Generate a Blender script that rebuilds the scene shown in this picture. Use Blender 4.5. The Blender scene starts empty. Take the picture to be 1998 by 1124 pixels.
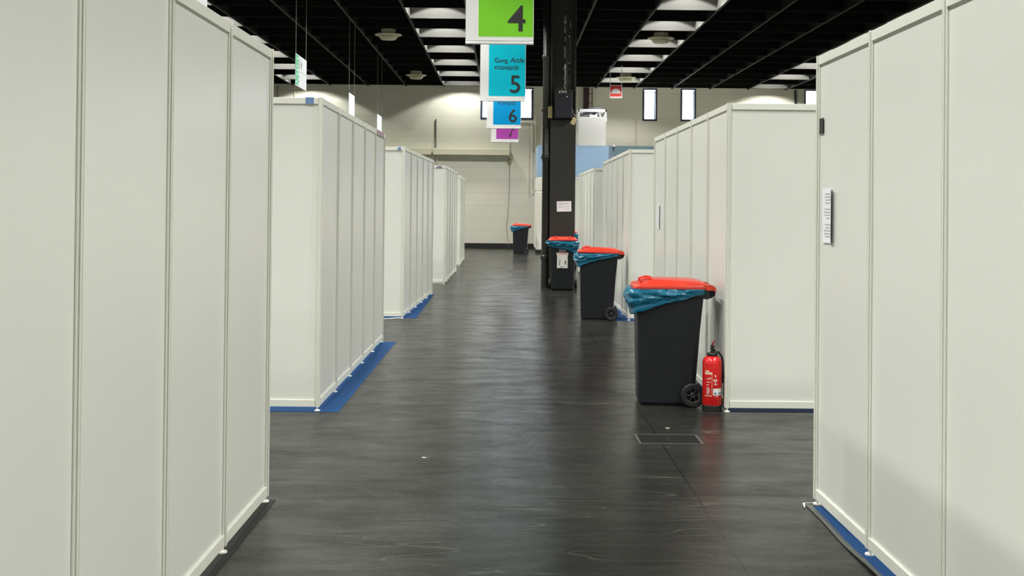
import bpy, bmesh, math, random
from mathutils import Vector, Matrix, noise
PI = math.pi
random.seed(7)
scene = bpy.context.scene
col = scene.collection

# ------------------------------------------------------------------ materials
def mat(name, color, rough=0.5, metal=0.0, spec=0.5, var=0.0, vscale=6.0, bump=0.0, bscale=200.0, coat=0.0):
    m = bpy.data.materials.new(name); m.use_nodes = True
    nt = m.node_tree; b = nt.nodes['Principled BSDF']
    b.inputs['Base Color'].default_value = (*color, 1)
    b.inputs['Roughness'].default_value = rough
    b.inputs['Metallic'].default_value = metal
    b.inputs['Specular IOR Level'].default_value = spec
    b.inputs['Coat Weight'].default_value = coat
    tc = nt.nodes.new('ShaderNodeTexCoord')
    if var > 0:
        n = nt.nodes.new('ShaderNodeTexNoise'); n.inputs['Scale'].default_value = vscale; n.inputs['Detail'].default_value = 6
        nt.links.new(tc.outputs['Object'], n.inputs['Vector'])
        mix = nt.nodes.new('ShaderNodeMix'); mix.data_type = 'RGBA'
        mix.inputs['A'].default_value = (*[c * (1 - var) for c in color], 1)
        mix.inputs['B'].default_value = (*[min(1, c * (1 + var)) for c in color], 1)
        nt.links.new(n.outputs['Fac'], mix.inputs['Factor'])
        nt.links.new(mix.outputs['Result'], b.inputs['Base Color'])
    if bump > 0:
        n2 = nt.nodes.new('ShaderNodeTexNoise'); n2.inputs['Scale'].default_value = bscale; n2.inputs['Detail'].default_value = 4
        nt.links.new(tc.outputs['Object'], n2.inputs['Vector'])
        bp = nt.nodes.new('ShaderNodeBump'); bp.inputs['Strength'].default_value = bump; bp.inputs['Distance'].default_value = 0.01
        nt.links.new(n2.outputs['Fac'], bp.inputs['Height']); nt.links.new(bp.outputs['Normal'], b.inputs['Normal'])
    return m

M = {}
M['panel'] = mat('white_melamine', (0.685, 0.70, 0.645), 0.30, spec=0.45, var=0.015, vscale=2.0)
M['profile'] = mat('cream_painted_aluminium', (0.71, 0.72, 0.645), 0.4, spec=0.5, var=0.01)
M['foot'] = mat('white_plastic_foot', (0.80, 0.79, 0.74), 0.4)
M['carpet_blue'] = mat('blue_carpet', (0.022, 0.075, 0.205), 0.95, spec=0.1, var=0.35, vscale=90, bump=0.5, bscale=400)
M['carpet_blue_shaded'] = mat('shaded_blue_carpet', (0.006, 0.014, 0.045), 0.95, spec=0.1, var=0.3, vscale=90)  # blue carpet with the shade under the booth rail put into its colour
M['carpet_dark'] = mat('dark_carpet', (0.03, 0.031, 0.029), 0.9, spec=0.2, var=0.3, vscale=60)
M['film'] = mat('clear_film_over_dark', (0.055, 0.058, 0.056), 0.25, spec=0.6, var=0.3, vscale=12)
M['film_edge'] = mat('torn_film_edge', (0.65, 0.66, 0.64), 0.35)
M['black_paint'] = mat('black_steel_paint', (0.022, 0.022, 0.018), 0.42, spec=0.5, var=0.25, vscale=8)
M['black_pipe'] = mat('black_pipe_paint', (0.013, 0.014, 0.012), 0.35, spec=0.5, var=0.2)
M['ceiling'] = mat('black_ceiling', (0.006, 0.006, 0.0055), 0.8, spec=0.1, var=0.2, vscale=3)
M['fin_edge'] = mat('dusty_fin_edge', (0.022, 0.021, 0.018), 0.7, spec=0.2)
M['bin'] = mat('dark_grey_bin_plastic', (0.0085, 0.0105, 0.0135), 0.40, spec=0.4, var=0.2, vscale=14, bump=0.12, bscale=350)
M['tyre'] = mat('black_rubber', (0.012, 0.012, 0.012), 0.6, spec=0.4)
M['hub'] = mat('dark_plastic_hub', (0.022, 0.022, 0.024), 0.35)
M['lid'] = mat('red_lid_plastic', (0.60, 0.042, 0.020), 0.28, spec=0.5, var=0.06, vscale=8)
M['bag'] = mat('blue_plastic_bag', (0.006, 0.125, 0.215), 0.22, spec=0.6, var=0.12, vscale=9, bump=0.18, bscale=22)
M['ext_red'] = mat('extinguisher_red', (0.62, 0.012, 0.012), 0.22, spec=0.5, coat=0.3)
M['ext_black'] = mat('extinguisher_black', (0.012, 0.012, 0.012), 0.4)
M['brass'] = mat('dull_metal', (0.35, 0.33, 0.30), 0.35, metal=0.8)
M['white_print'] = mat('white_print', (0.75, 0.74, 0.70), 0.5)
M['cream_print'] = mat('cream_print', (0.70, 0.55, 0.38), 0.5)
M['blue_print'] = mat('blue_print', (0.03, 0.12, 0.28), 0.5)
M['grey_print'] = mat('grey_print', (0.30, 0.30, 0.32), 0.6)
M['black_print'] = mat('black_print', (0.02, 0.02, 0.022), 0.6)
M['red_print'] = mat('red_print', (0.55, 0.08, 0.06), 0.6)
M['paper'] = mat('white_paper', (0.82, 0.82, 0.85), 0.7, spec=0.2, var=0.02)
M['cloth'] = mat('white_banner_cloth', (0.74, 0.75, 0.74), 0.8, spec=0.15, var=0.03, vscale=3)
M['banner_green'] = mat('green_banner_print', (0.20, 0.60, 0.035), 0.75, spec=0.15, var=0.05, vscale=3)
M['banner_cyan'] = mat('cyan_banner_print', (0.0, 0.48, 0.62), 0.75, spec=0.15, var=0.04, vscale=3)
M['banner_blue'] = mat('blue_banner_print', (0.0, 0.29, 0.62), 0.75, spec=0.15, var=0.04, vscale=3)
M['banner_purple'] = mat('purple_banner_print', (0.42, 0.065, 0.40), 0.75, spec=0.15, var=0.04, vscale=3)
M['sign_white'] = mat('white_sign_board', (0.52, 0.54, 0.55), 0.45)
M['sign_bright'] = mat('bright_white_sign', (0.86, 0.86, 0.86), 0.4)
M['sign_green'] = mat('green_sign_print', (0.03, 0.36, 0.14), 0.5)
M['sign_red'] = mat('red_sign_print', (0.85, 0.05, 0.04), 0.45)
M['wire'] = mat('steel_wire', (0.20, 0.20, 0.18), 0.4, metal=0.3)
M['white_paint'] = mat('white_wall_paint', (0.70, 0.70, 0.62), 0.55, var=0.02)
M['cream_metal'] = mat('cream_metal_duct', (0.62, 0.60, 0.44), 0.45, var=0.03)
M['ochre'] = mat('ochre_fitting', (0.28, 0.22, 0.09), 0.5, var=0.2, vscale=20)
M['frame_blue'] = mat('dark_blue_window_frame', (0.018, 0.032, 0.062), 0.4)
M['rust'] = mat('dark_red_steel', (0.050, 0.022, 0.024), 0.5, var=0.2)
M['blue_panel'] = mat('frosted_blue_panel', (0.27, 0.40, 0.56), 0.28, spec=0.5, var=0.10, vscale=1.6)
M['teal_panel'] = mat('frosted_teal_panel', (0.115, 0.175, 0.20), 0.3, spec=0.5, var=0.12, vscale=2.5)
M['grey_hose'] = mat('grey_mesh_sack', (0.13, 0.13, 0.15), 0.6, var=0.4, vscale=40)
M['white_cabinet'] = mat('white_cabinet_metal', (0.40, 0.40, 0.39), 0.45)
M['diffuser'] = mat('beige_diffuser', (0.52, 0.50, 0.36), 0.5)
M['tape_blue'] = mat('blue_tape', (0.13, 0.22, 0.42), 0.5, var=0.15, vscale=40)
M['tape_pink'] = mat('mauve_label', (0.40, 0.26, 0.33), 0.5)
M['tape_grey'] = mat('grey_label', (0.20, 0.22, 0.27), 0.5)
M['speaker'] = mat('black_blue_speaker', (0.010, 0.013, 0.022), 0.5, var=0.3, vscale=60)
M['yellow_box'] = mat('faded_yellow_plastic', (0.42, 0.36, 0.16), 0.5, var=0.1)
M['yellow_card'] = mat('pale_yellow_card', (0.66, 0.58, 0.30), 0.6)
M['flake'] = mat('flaked_pale_paint', (0.50, 0.49, 0.42), 0.6, var=0.2, vscale=30)
M['skirting'] = mat('black_skirting', (0.012, 0.012, 0.011), 0.5)
M['hatch'] = mat('dark_hatch_steel', (0.004, 0.004, 0.004), 0.7, spec=0.1, var=0.3, vscale=20)
M['reflector'] = mat('grey_white_reflector_paint', (0.24, 0.237, 0.22), 0.6)
M['litter'] = mat('pale_scrap', (0.6, 0.57, 0.5), 0.6)

def pane_mat():
    m = bpy.data.materials.new('bright_daylight_pane'); m.use_nodes = True
    b = m.node_tree.nodes['Principled BSDF']
    b.inputs['Base Color'].default_value = (0.8, 0.85, 0.9, 1); b.inputs['Roughness'].default_value = 0.1
    b.inputs['Emission Color'].default_value = (0.86, 0.94, 1.0, 1); b.inputs['Emission Strength'].default_value = 15.0
    return m
M['pane'] = pane_mat()

def floor_mat():
    m = bpy.data.materials.new('dark_coated_floor'); m.use_nodes = True
    nt = m.node_tree; N = nt.nodes; L = nt.links; b = N['Principled BSDF']
    tc = N.new('ShaderNodeTexCoord')
    def noi(sx, sy, scale, detail=5, rough=0.55, dist=0.0):
        mp = N.new('ShaderNodeMapping'); mp.inputs['Scale'].default_value = (sx, sy, 1)
        L.new(tc.outputs['Object'], mp.inputs['Vector'])
        n = N.new('ShaderNodeTexNoise'); n.inputs['Scale'].default_value = scale; n.inputs['Detail'].default_value = detail
        n.inputs['Roughness'].default_value = rough; n.inputs['Distortion'].default_value = dist
        L.new(mp.outputs['Vector'], n.inputs['Vector']); return n.outputs['Fac']
    def ramp(f, p0, c0, p1, c1):
        r = N.new('ShaderNodeValToRGB'); e = r.color_ramp.elements
        e[0].position = p0; e[0].color = (c0, c0, c0, 1); e[1].position = p1; e[1].color = (c1, c1, c1, 1)
        L.new(f, r.inputs['Fac']); return r.outputs['Color']
    def math_(op, a, bb):
        n = N.new('ShaderNodeMath'); n.operation = op
        for i, v in enumerate((a, bb)):
            if isinstance(v, (int, float)): n.inputs[i].default_value = v
            else: L.new(v, n.inputs[i])
        return n.outputs[0]
    streak = noi(0.5, 5.0, 3.2, 8, 0.62)
    fine = noi(3.2, 14.0, 11.0, 8, 0.72, 0.6)
    grain = noi(1, 1, 160.0, 2, 0.6)
    blot = noi(1, 1, 1.1, 6, 0.6, 0.4)
    speck = noi(1, 1, 70.0, 3, 0.6)
    v = math_('MULTIPLY', ramp(streak, 0.30, 0.66, 0.70, 1.25), ramp(blot, 0.32, 0.80, 0.70, 1.18))
    v = math_('MULTIPLY', v, ramp(fine, 0.33, 0.84, 0.67, 1.16))
    v = math_('MULTIPLY', v, ramp(grain, 0.3, 0.66, 0.7, 1.34))
    # scratches: thin bent lines in two directions
    sc_list = []
    for (ang, scl) in ((0.25, 2.1), (-0.7, 1.7), (1.35, 1.3)):
        mp = N.new('ShaderNodeMapping'); mp.inputs['Rotation'].default_value = (0, 0, ang); mp.inputs['Scale'].default_value = (0.25, 2.2, 1)
        L.new(tc.outputs['Object'], mp.inputs['Vector'])
        nz = N.new('ShaderNodeTexNoise'); nz.inputs['Scale'].default_value = scl; nz.inputs['Detail'].default_value = 1.0
        L.new(mp.outputs['Vector'], nz.inputs['Vector'])
        d = math_('ABSOLUTE', math_('SUBTRACT', nz.outputs['Fac'], 0.56), 0)
        sc_list.append(ramp(d, 0.0, 1.0, 0.0045, 0.0))
    sc = math_('ADD', math_('ADD', sc_list[0], sc_list[1]), sc_list[2])
    sc = math_('MULTIPLY', sc, ramp(noi(1, 1, 2.3, 3), 0.42, 0.0, 0.60, 1.0))
    sc = math_('ADD', math_('MULTIPLY', sc, 0.8), math_('MULTIPLY', ramp(speck, 0.70, 0, 0.78, 1), 0.7))
    # one long welded seam in the coating
    sep = N.new('ShaderNodeSeparateXYZ'); L.new(tc.outputs['Object'], sep.inputs['Vector'])
    seam = ramp(math_('ABSOLUTE', math_('SUBTRACT', sep.outputs['X'], 1.10), 0), 0.002, 1.0, 0.006, 0.0)
    val = math_('MULTIPLY', v, 0.021)
    val = math_('ADD', val, math_('MULTIPLY', sc, 0.055))
    val = math_('MULTIPLY', val, math_('SUBTRACT', 1.0, math_('MULTIPLY', seam, 0.75)))
    comb = N.new('ShaderNodeCombineColor')
    L.new(val, comb.inputs['Red']); L.new(math_('MULTIPLY', val, 1.01), comb.inputs['Green']); L.new(math_('MULTIPLY', val, 0.86), comb.inputs['Blue'])
    L.new(comb.outputs['Color'], b.inputs['Base Color'])
    r = math_('ADD', ramp(blot, 0.3, 0.14, 0.7, 0.22), math_('ADD', math_('MULTIPLY', math_('SUBTRACT', streak, 0.5), 0.10), math_('MULTIPLY', math_('SUBTRACT', fine, 0.5), 0.16)))
    L.new(r, b.inputs['Roughness'])
    b.inputs['Specular IOR Level'].default_value = 0.5
    bp = N.new('ShaderNodeBump'); bp.inputs['Strength'].default_value = 0.10; bp.inputs['Distance'].default_value = 0.010
    hh = math_('ADD', fine, math_('MULTIPLY', streak, 0.3))
    L.new(hh, bp.inputs['Height']); L.new(bp.outputs['Normal'], b.inputs['Normal'])
    # dull dusty film over parts of the coating
    dull = N.new('ShaderNodeBsdfDiffuse'); L.new(comb.outputs['Color'], dull.inputs['Color'])
    patch = noi(0.9, 2.2, 1.7, 10, 0.72, 0.3)
    fac = math_('ADD', ramp(patch, 0.36, 0.22, 0.66, 0.62), math_('MULTIPLY', math_('SUBTRACT', fine, 0.5), 0.6))
    fac = math_('ADD', fac, math_('MULTIPLY', math_('SUBTRACT', grain, 0.5), 0.9))
    fac = math_('ADD', fac, math_('MULTIPLY', sc, 0.25))
    cl = N.new('ShaderNodeClamp'); cl.inputs['Min'].default_value = 0.05; cl.inputs['Max'].default_value = 0.9; L.new(fac, cl.inputs['Value'])
    mxs = N.new('ShaderNodeMixShader'); L.new(cl.outputs[0], mxs.inputs['Fac']); L.new(b.outputs[0], mxs.inputs[1]); L.new(dull.outputs[0], mxs.inputs[2])
    L.new(mxs.outputs[0], N['Material Output'].inputs['Surface'])
    return m
M['floor'] = floor_mat()

def wall_mat():
    m = bpy.data.materials.new('cream_clad_wall'); m.use_nodes = True
    nt = m.node_tree; N = nt.nodes; L = nt.links; b = N['Principled BSDF']
    tc = N.new('ShaderNodeTexCoord'); sep = N.new('ShaderNodeSeparateXYZ'); L.new(tc.outputs['Object'], sep.inputs['Vector'])
    a = N.new('ShaderNodeMath'); a.operation = 'PINGPONG'; a.inputs[1].default_value = 0.25
    o = N.new('ShaderNodeMath'); o.operation = 'ADD'; o.inputs[1].default_value = 0.31
    L.new(sep.outputs['Z'], o.inputs[0]); L.new(o.outputs[0], a.inputs[0])
    r = N.new('ShaderNodeValToRGB'); e = r.color_ramp.elements
    e[0].position = 0.006; e[0].color = (0.61, 0.60, 0.50, 1); e[1].position = 0.016; e[1].color = (0.70, 0.69, 0.575, 1)
    L.new(a.outputs[0], r.inputs['Fac'])
    n = N.new('ShaderNodeTexNoise'); n.inputs['Scale'].default_value = 0.7; n.inputs['Detail'].default_value = 5
    L.new(tc.outputs['Object'], n.inputs['Vector'])
    mx = N.new('ShaderNodeMix'); mx.data_type = 'RGBA'; mx.blend_type = 'MULTIPLY'; mx.inputs['Factor'].default_value = 0.12
    L.new(r.outputs['Color'], mx.inputs['A']); L.new(n.outputs['Color'], mx.inputs['B'])
    L.new(mx.outputs['Result'], b.inputs['Base Color'])
    b.inputs['Roughness'].default_value = 0.6
    return m
M['wall'] = wall_mat()

# ------------------------------------------------------------------ mesh helpers
class MB:
    def __init__(s): s.bm = bmesh.new()
    def box(s, x0, x1, y0, y1, z0, z1):
        v = [s.bm.verts.new(p) for p in ((x0,y0,z0),(x1,y0,z0),(x1,y1,z0),(x0,y1,z0),(x0,y0,z1),(x1,y0,z1),(x1,y1,z1),(x0,y1,z1))]
        for f in ((0,3,2,1),(4,5,6,7),(0,1,5,4),(1,2,6,5),(2,3,7,6),(3,0,4,7)): s.bm.faces.new([v[i] for i in f])
        return v
    def loft(s, rings, cap0=True, cap1=True, closed=True):
        R = [[s.bm.verts.new(p) for p in r] for r in rings]
        n = len(R[0])
        for a, b in zip(R, R[1:]):
            for i in range(n if closed else n - 1):
                j = (i + 1) % n
                s.bm.faces.new((a[i], a[j], b[j], b[i]))
        if cap0: s.bm.faces.new(list(reversed(R[0])))
        if cap1: s.bm.faces.new(R[-1])
        return R
    def prism(s, poly, z0, z1):
        s.loft([[(x, y, z0) for x, y in poly], [(x, y, z1) for x, y in poly]])
    def lathe(s, prof, n=32, axis='Z', c=(0, 0, 0), caps=True):
        rings = []
        for r, h in prof:
            ring = []
            for i in range(n):
                a = 2 * PI * i / n; u, w = r * math.cos(a), r * math.sin(a)
                p = {'Z': (u, w, h), 'Y': (w, h, u), 'X': (h, u, w)}[axis]
                ring.append((p[0] + c[0], p[1] + c[1], p[2] + c[2]))
            rings.append(ring)
        s.loft(rings, caps, caps)
    def tube(s, pts, r, n=10):
        pts = [Vector(p) for p in pts]; rings = []
        up = Vector((0, 0, 1))
        prev = None
        for i, p in enumerate(pts):
            t = (pts[min(i + 1, len(pts) - 1)] - pts[max(i - 1, 0)]).normalized()
            if prev is None:
                a = t.cross(up)
                if a.length < 1e-3: a = t.cross(Vector((1, 0, 0)))
            else:
                a = prev - t * prev.dot(t)
            a.normalize(); prev = a; b = t.cross(a)
            rr = r[i] if isinstance(r, (list, tuple)) else r
            rings.append([p + a * rr * math.cos(2 * PI * k / n) + b * rr * math.sin(2 * PI * k / n) for k in range(n)])
        s.loft(rings)
    def build(s, name, m, parent=None, smooth=None, loc=None, bevel=0.0):
        bmesh.ops.recalc_face_normals(s.bm, faces=s.bm.faces)
        me = bpy.data.meshes.new(name); s.bm.to_mesh(me); s.bm.free()
        me.materials.append(m)
        if smooth is not None:
            for p in me.polygons: p.use_smooth = True
            me.set_sharp_from_angle(angle=math.radians(smooth))
        o = bpy.data.objects.new(name, me); col.objects.link(o)
        if parent: o.parent = parent
        if loc: o.location = loc
        if bevel:
            bv = o.modifiers.new('bevel', 'BEVEL'); bv.width = bevel; bv.segments = 2; bv.limit_method = 'ANGLE'
        return o

def empty(name, loc=(0, 0, 0), rz=0.0):
    o = bpy.data.objects.new(name, None); col.objects.link(o); o.location = loc; o.rotation_euler = (0, 0, rz)
    o.empty_display_size = 0.1
    return o
def tag(o, label=None, cat=None, group=None, kind=None):
    if label: o['label'] = label
    if cat: o['category'] = cat
    if group: o['group'] = group
    if kind: o['kind'] = kind
    return o
def put(src, name, parent, loc, rz=0.0):
    c = src.copy(); c.name = name; col.objects.link(c); c.parent = parent; c.location = loc; c.rotation_euler = (0, 0, rz)
    return c
def box(name, m, b, parent=None, bevel=0.0):
    mb = MB(); mb.box(*b); return mb.build(name, m, parent, bevel=bevel)

def text_mesh(name, txt, m, parent, x, y, z, height=None, width=None, shear=0.0, align='LEFT', embolden=0.0, wave=None):
    """lettering standing in the XZ plane, facing -Y, left/right edge at x, baseline at z"""
    cu = bpy.data.curves.new(name, 'FONT'); cu.body = txt; cu.size = 1.0; cu.shear = shear; cu.offset = embolden; cu.extrude = 0.0
    t = bpy.data.objects.new(name + '_tmp', cu); col.objects.link(t)
    bpy.context.view_layer.update()
    me = bpy.data.meshes.new_from_object(t.evaluated_get(bpy.context.evaluated_depsgraph_get()))
    bpy.data.objects.remove(t); bpy.data.curves.remove(cu)
    xs = [v.co.x for v in me.vertices]; ys = [v.co.y for v in me.vertices]
    w, h = max(xs) - min(xs), max(ys) - min(ys)
    sx = sy = 1.0
    if height: sy = sx = height / h
    if width: sx = width / w
    if width and not height: sy = sx
    for v in me.vertices:
        X, Y = (v.co.x - (min(xs) if align == 'LEFT' else max(xs))) * sx, v.co.y * sy
        v.co = (X, wave(X + x, Y + z) if wave else 0, Y)
    me.materials.clear(); me.materials.append(m)
    o = bpy.data.objects.new(name, me); col.objects.link(o); o.parent = parent; o.location = (x, y, z)
    for p in me.polygons: p.use_smooth = False
    return o

# ------------------------------------------------------------------ the hall
FY, BY = 48.6, -9.0            # far wall, wall behind
XL, XR = -17.55, 20.07
CZ = 6.39                      # underside of the ceiling grid
PX, PY = 1.505, 1.713          # cells of the grid
fl = MB(); fl.box(XL, XR, BY, FY, -0.15, 0.0)
tag(fl.build('floor', M['floor']), kind='structure')

def struct_box(name, m, b): return tag(box(name, m, b), kind='structure')
struct_box('wall_left', M['wall'], (XL - 0.3, XL, BY - 0.3, FY + 0.3, -0.15, 7.6))
struct_box('wall_right', M['wall'], (XR, XR + 0.3, BY - 0.3, FY + 0.3, -0.15, 7.6))
struct_box('wall_back', M['wall'], (XL, XR, BY - 0.3, BY, -0.15, 7.6))

# far wall with its four openings
wins = [(-1.06, 1.04, 5.10, 6.36), (5.37, 5.95, 5.10, 6.38), (6.88, 7.49, 5.10, 6.39), (11.80, 12.40, 5.10, 6.40)]
w = MB()
xs = [XL] + [v for q in wins for v in q[:2]] + [XR]
for i in range(0, len(xs), 2): w.box(xs[i], xs[i + 1], FY, FY + 0.35, 0.0, 7.6)
for x0, x1, z0, z1 in wins:
    w.box(x0, x1, FY, FY + 0.35, 0.0, z0); w.box(x0, x1, FY, FY + 0.35, z1, 7.6)
tag(w.build('wall_far', M['wall']), kind='structure')
for i, (x0, x1, z0, z1) in enumerate(wins):
    e = empty('window_%d' % (i + 1), ((x0 + x1) / 2, FY, z0)); e['kind'] = 'structure'
    hw, h = (x1 - x0) / 2, z1 - z0
    f = MB(); t = 0.065
    for a in ((-hw, -hw + t, 0, h), (hw - t, hw, 0, h), (-hw + t, hw - t, 0, t), (-hw + t, hw - t, h - t * 0.7, h)):
        f.box(a[0], a[1], -0.02, 0.20, a[2], a[3])
    for a in ((-hw + t, -hw + t + .03, t, h - t), (hw - t - .03, hw - t, t, h - t), (-hw + t, hw - t, t, t + .03), (-hw + t, hw - t, h - .15, h - .12)):
        f.box(a[0], a[1], 0.13, 0.17, a[2], a[3])
    f.build('window_frame', M['frame_blue'], e)
    p = MB(); p.box(-hw + t, hw - t, 0.15, 0.16, t, h - t * .7); p.build('pane', M['pane'], e)
b_ = MB(); b_.box(XL, 0.98, FY - 0.05, FY, 0.0, 0.19); b_.box(0.98, XR, FY - 0.05, FY, 0, 0.19)
tag(b_.build('baseboard_far', M['skirting']), kind='structure')

# black egg-crate ceiling: slab and fins
c = MB(); c.box(XL, XR, BY, FY, 7.35, 7.6)
tag(c.build('ceiling', M['ceiling']), kind='structure')
ribs = [-1.0 + PX * k for k in range(-10, 14)]
FIN = 48.15
fins = [FIN - PY * k for k in range(0, 33)]
g = MB()
for x in ribs: g.box(x - 0.018, x + 0.018, BY, FY, CZ, 7.35)
for y in fins: g.box(XL, XR, y, y + 0.02, CZ + 0.004, 7.35)
tag(g.build('trim_1', M['ceiling']), kind='structure')
g = MB()
for x in ribs: g.box(x - 0.026, x + 0.026, BY, FY, CZ - 0.012, CZ - 0.001)
for y in fins: g.box(XL, XR, y - 0.004, y + 0.012, CZ - 0.004, CZ + 0.003)
tag(g.build('trim_2', M['fin_edge']), kind='structure')

# lamps: one over the middle of every second cell of every fourth strip, staggered
KEY, SCA = 715.0, 150.0
def spot(name, loc, e, half, blend, rad, color):
    l = bpy.data.lights.new(name, 'SPOT'); l.energy = e; l.spot_size = 2 * half; l.spot_blend = blend
    l.shadow_soft_size = rad; l.color = color
    o = bpy.data.objects.new(name, l); col.objects.link(o); o.location = loc
    return o
strips = [(-13.80, 0), (-7.77, 1), (-1.75, 0), (4.27, 1), (10.30, 0), (16.31, 1)]
WARM = (1.0, 0.99, 0.945)
def lamp_cell(x, y, label):
    """white-lined reflector in one cell of the grid, open below, with its lamp at the top"""
    e = empty('ceiling_lamp', (x, y, CZ)); tag(e, label, 'lamp', 'reflector lamps in the ceiling grid')
    a, b_, t = PX / 2 - .019, PY / 2 - .012, .004
    mb = MB()
    for q in ((-a, -a + t, -b_, b_), (a - t, a, -b_, b_), (-a + t, a - t, -b_ - .004, -b_), (-a + t, a - t, b_ - t, b_)):
        mb.box(q[0], q[1], q[2], q[3], .006, .92)
    mb.build('reflector', M['reflector'], e)
    mb = MB(); mb.lathe([(.05, .958), (.14, .952), (.145, .94), (.13, .938), (.05, .945)], 24); mb.build('lamp_dome', M['ceiling'], e, smooth=40)
names = {-7.77: 'white-lined lamp cell in the ceiling strip far to the left', -1.75: 'white-lined lamp cell in the ceiling strip just left of the banners',
         4.27: 'white-lined lamp cell in the ceiling strip right of the column', 10.30: 'white-lined lamp cell in the ceiling strip above the right booths'}
for sx, ph in strips:
    ys = [FIN - PY * ph - 2 * PY * k - PY / 2 for k in range(0, 17)]
    if sx == -7.77: ys.append(FIN - PY / 2 + .006)
    for y in ys:
        if y < BY + 0.5: continue
        spot('hall_lamp', (sx, y, CZ + 0.36), KEY * (0.34 if y > 47 else 0.6 if y > 44 else 1.0), math.radians(66.0), 0.15 if y > 47 else 0.38, 0.10, WARM)
        if y > 27 and sx in names:
            lamp_cell(sx, y + .010, names[sx])
            spot('added_scallop_spot', (sx, y, CZ + 0.92), SCA * (0.5 if y > 47 else 1.0), math.radians(54.0), 0.08, 0.03, WARM)  # extra spot added to draw the lit scallop inside each visible cell

# ------------------------------------------------------------------ booths of white shell-scheme panels
def post_profile():
    a, d, s = 0.020, 0.005, 0.0033
    hw = a * math.tan(PI / 8); pts = []
    for k in range(8):
        th = k * PI / 4; ca, sa = math.cos(th), math.sin(th)
        for (r, t) in ((a, -hw), (a, -s), (a - d, -s), (a - d, s), (a, s)):
            pts.append((r * ca - t * sa, r * sa + t * ca))
    return pts
PW = 0.99
class Kit: pass
kit = Kit()
def hide_proto(o):
    col.objects.unlink(o); return o
p = MB(); p.prism(post_profile(), 0.036, 2.497)
kit.post = hide_proto(p.build('post', M['profile']))
p = MB(); p.lathe([(0.001, 0), (0.021, 0), (0.023, 0.004), (0.021, 0.011), (0.007, 0.014), (0.007, 0.031), (0.016, 0.032), (0.016, 0.037)], 20)
kit.foot = hide_proto(p.build('foot', M['foot'], smooth=40))
p = MB(); p.box(0.017, PW - 0.017, -0.002, 0.002, 0.08, 2.455)
kit.panel = hide_proto(p.build('panel', M['panel']))
def rail(z0, z1):
    r = MB(); r.box(0.0195, PW - 0.0195, -0.0145, 0.0145, z0, z1)
    return r
kit.top = hide_proto(rail(2.444, 2.494).build('top_rail', M['profile'], bevel=0.0015))
kit.bot = hide_proto(rail(0.036, 0.090).build('bottom_rail', M['profile'], bevel=0.0015))

def booth(label, side, x0, x1, y0, n, depth, group='white panel booths along the aisle'):
    """aisle wall of n panels from (x0,y0) to (x1,...), running back from the aisle by depth panels"""
    yaw = math.atan2(-(x1 - x0), n * PW)
    e = empty('panel_booth', (x0, y0, 0), yaw)
    tag(e, label, 'booth', group)
    L, D = n * PW, depth * PW
    def wall(ax, ay, rz, k):
        for i in range(k):
            px, py = ax + math.cos(rz) * i * PW, ay + math.sin(rz) * i * PW
            for src, nm in ((kit.panel, 'panel'), (kit.top, 'top_rail'), (kit.bot, 'bottom_rail')):
                put(src, nm, e, (px, py, 0), rz)
    front = 0.0 if side > 0 else PI
    wall(0, 0, PI / 2, n); wall(0, 0, front, depth); wall(0, L, front, depth); wall(side * D, 0, PI / 2, n)
    done = set()
    for i in range(n + 1):
        for j in (0, depth): done.add((j, i))
    for j in range(depth + 1):
        for i in (0, n): done.add((j, i))
    for j, i in sorted(done):
        q = put(kit.post, 'post', e, (side * j * PW, i * PW, 0))
        put(kit.foot, 'foot', q, (0, 0, 0))
    return e
booth('white panel booth nearest the camera on the left side of the aisle', -1, -1.3385, -1.312, 1.82, 5, 3)
booth('white panel booth second from the camera on the left, on blue carpet', -1, -1.487, -1.478, 9.777, 5, 3)
booth('white panel booth third from the camera on the left, white cable at its foot', -1, -1.495, -1.372, 17.82, 5, 3)
booth('white panel booth fourth from the camera on the left of the aisle', -1, -1.293, -1.25, 25.73, 5, 3)
booth('white panel booth farthest down the left side of the aisle', -1, -1.28, -1.29, 33.75, 4, 3)
booth('white panel booth nearest the camera on the right, paper notice on its wall', 1, 1.740, 1.744, 1.875, 5, 3)
booth('white panel booth on the right behind the red fire extinguisher', 1, 1.798, 1.807, 9.904, 5, 3)
booth('white panel booth third from the camera on the right of the aisle', 1, 1.80, 1.817, 17.86, 5, 3)
booth('white panel booth fourth from the camera on the right, beside the black column', 1, 1.89, 1.865, 26.35, 5, 3)
booth('white panel booth farthest on the right, mostly hidden by the black column', 1, 1.87, 1.87, 34.3, 5, 3)

# carpets under the booths
def carpet(name, m, poly, z, label, cat='carpet', group=None):
    mb = MB(); mb.prism(poly, 0.0, z)
    return tag(mb.build(name, m), label, cat, group)
G = 'blue carpets under the booths'
carpet('carpet', M['carpet_dark'], [(-4.3, 1.7), (-1.285, 1.7), (-1.262, 6.82), (-4.3, 6.82)], 0.003, 'dark carpet under the nearest left booth', 'carpet')
carpet('carpet', M['carpet_blue'], [(-4.5, 9.74), (-1.315, 9.74), (-1.31, 14.76), (-4.5, 14.76)], 0.003, 'blue carpet under the second booth on the left', group=G)
carpet('carpet', M['carpet_blue'], [(-4.5, 17.76), (-1.30, 17.92), (-1.325, 22.8), (-4.5, 22.8)], 0.003, 'blue carpet under the third booth on the left, beside the white cable', group=G)
cr = empty('carpet', (1.7, 1.8, 0)); tag(cr, 'blue carpet with loose film edge under the nearest right booth', 'carpet', G)
mb = MB(); mb.prism([(-0.03, 0), (3.0, 0), (3.0, 4.98), (-0.015, 4.98)], 0.0, 0.003); mb.build('carpet_sheet', M['carpet_blue'], cr)
mb = MB(); rows = []
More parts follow.
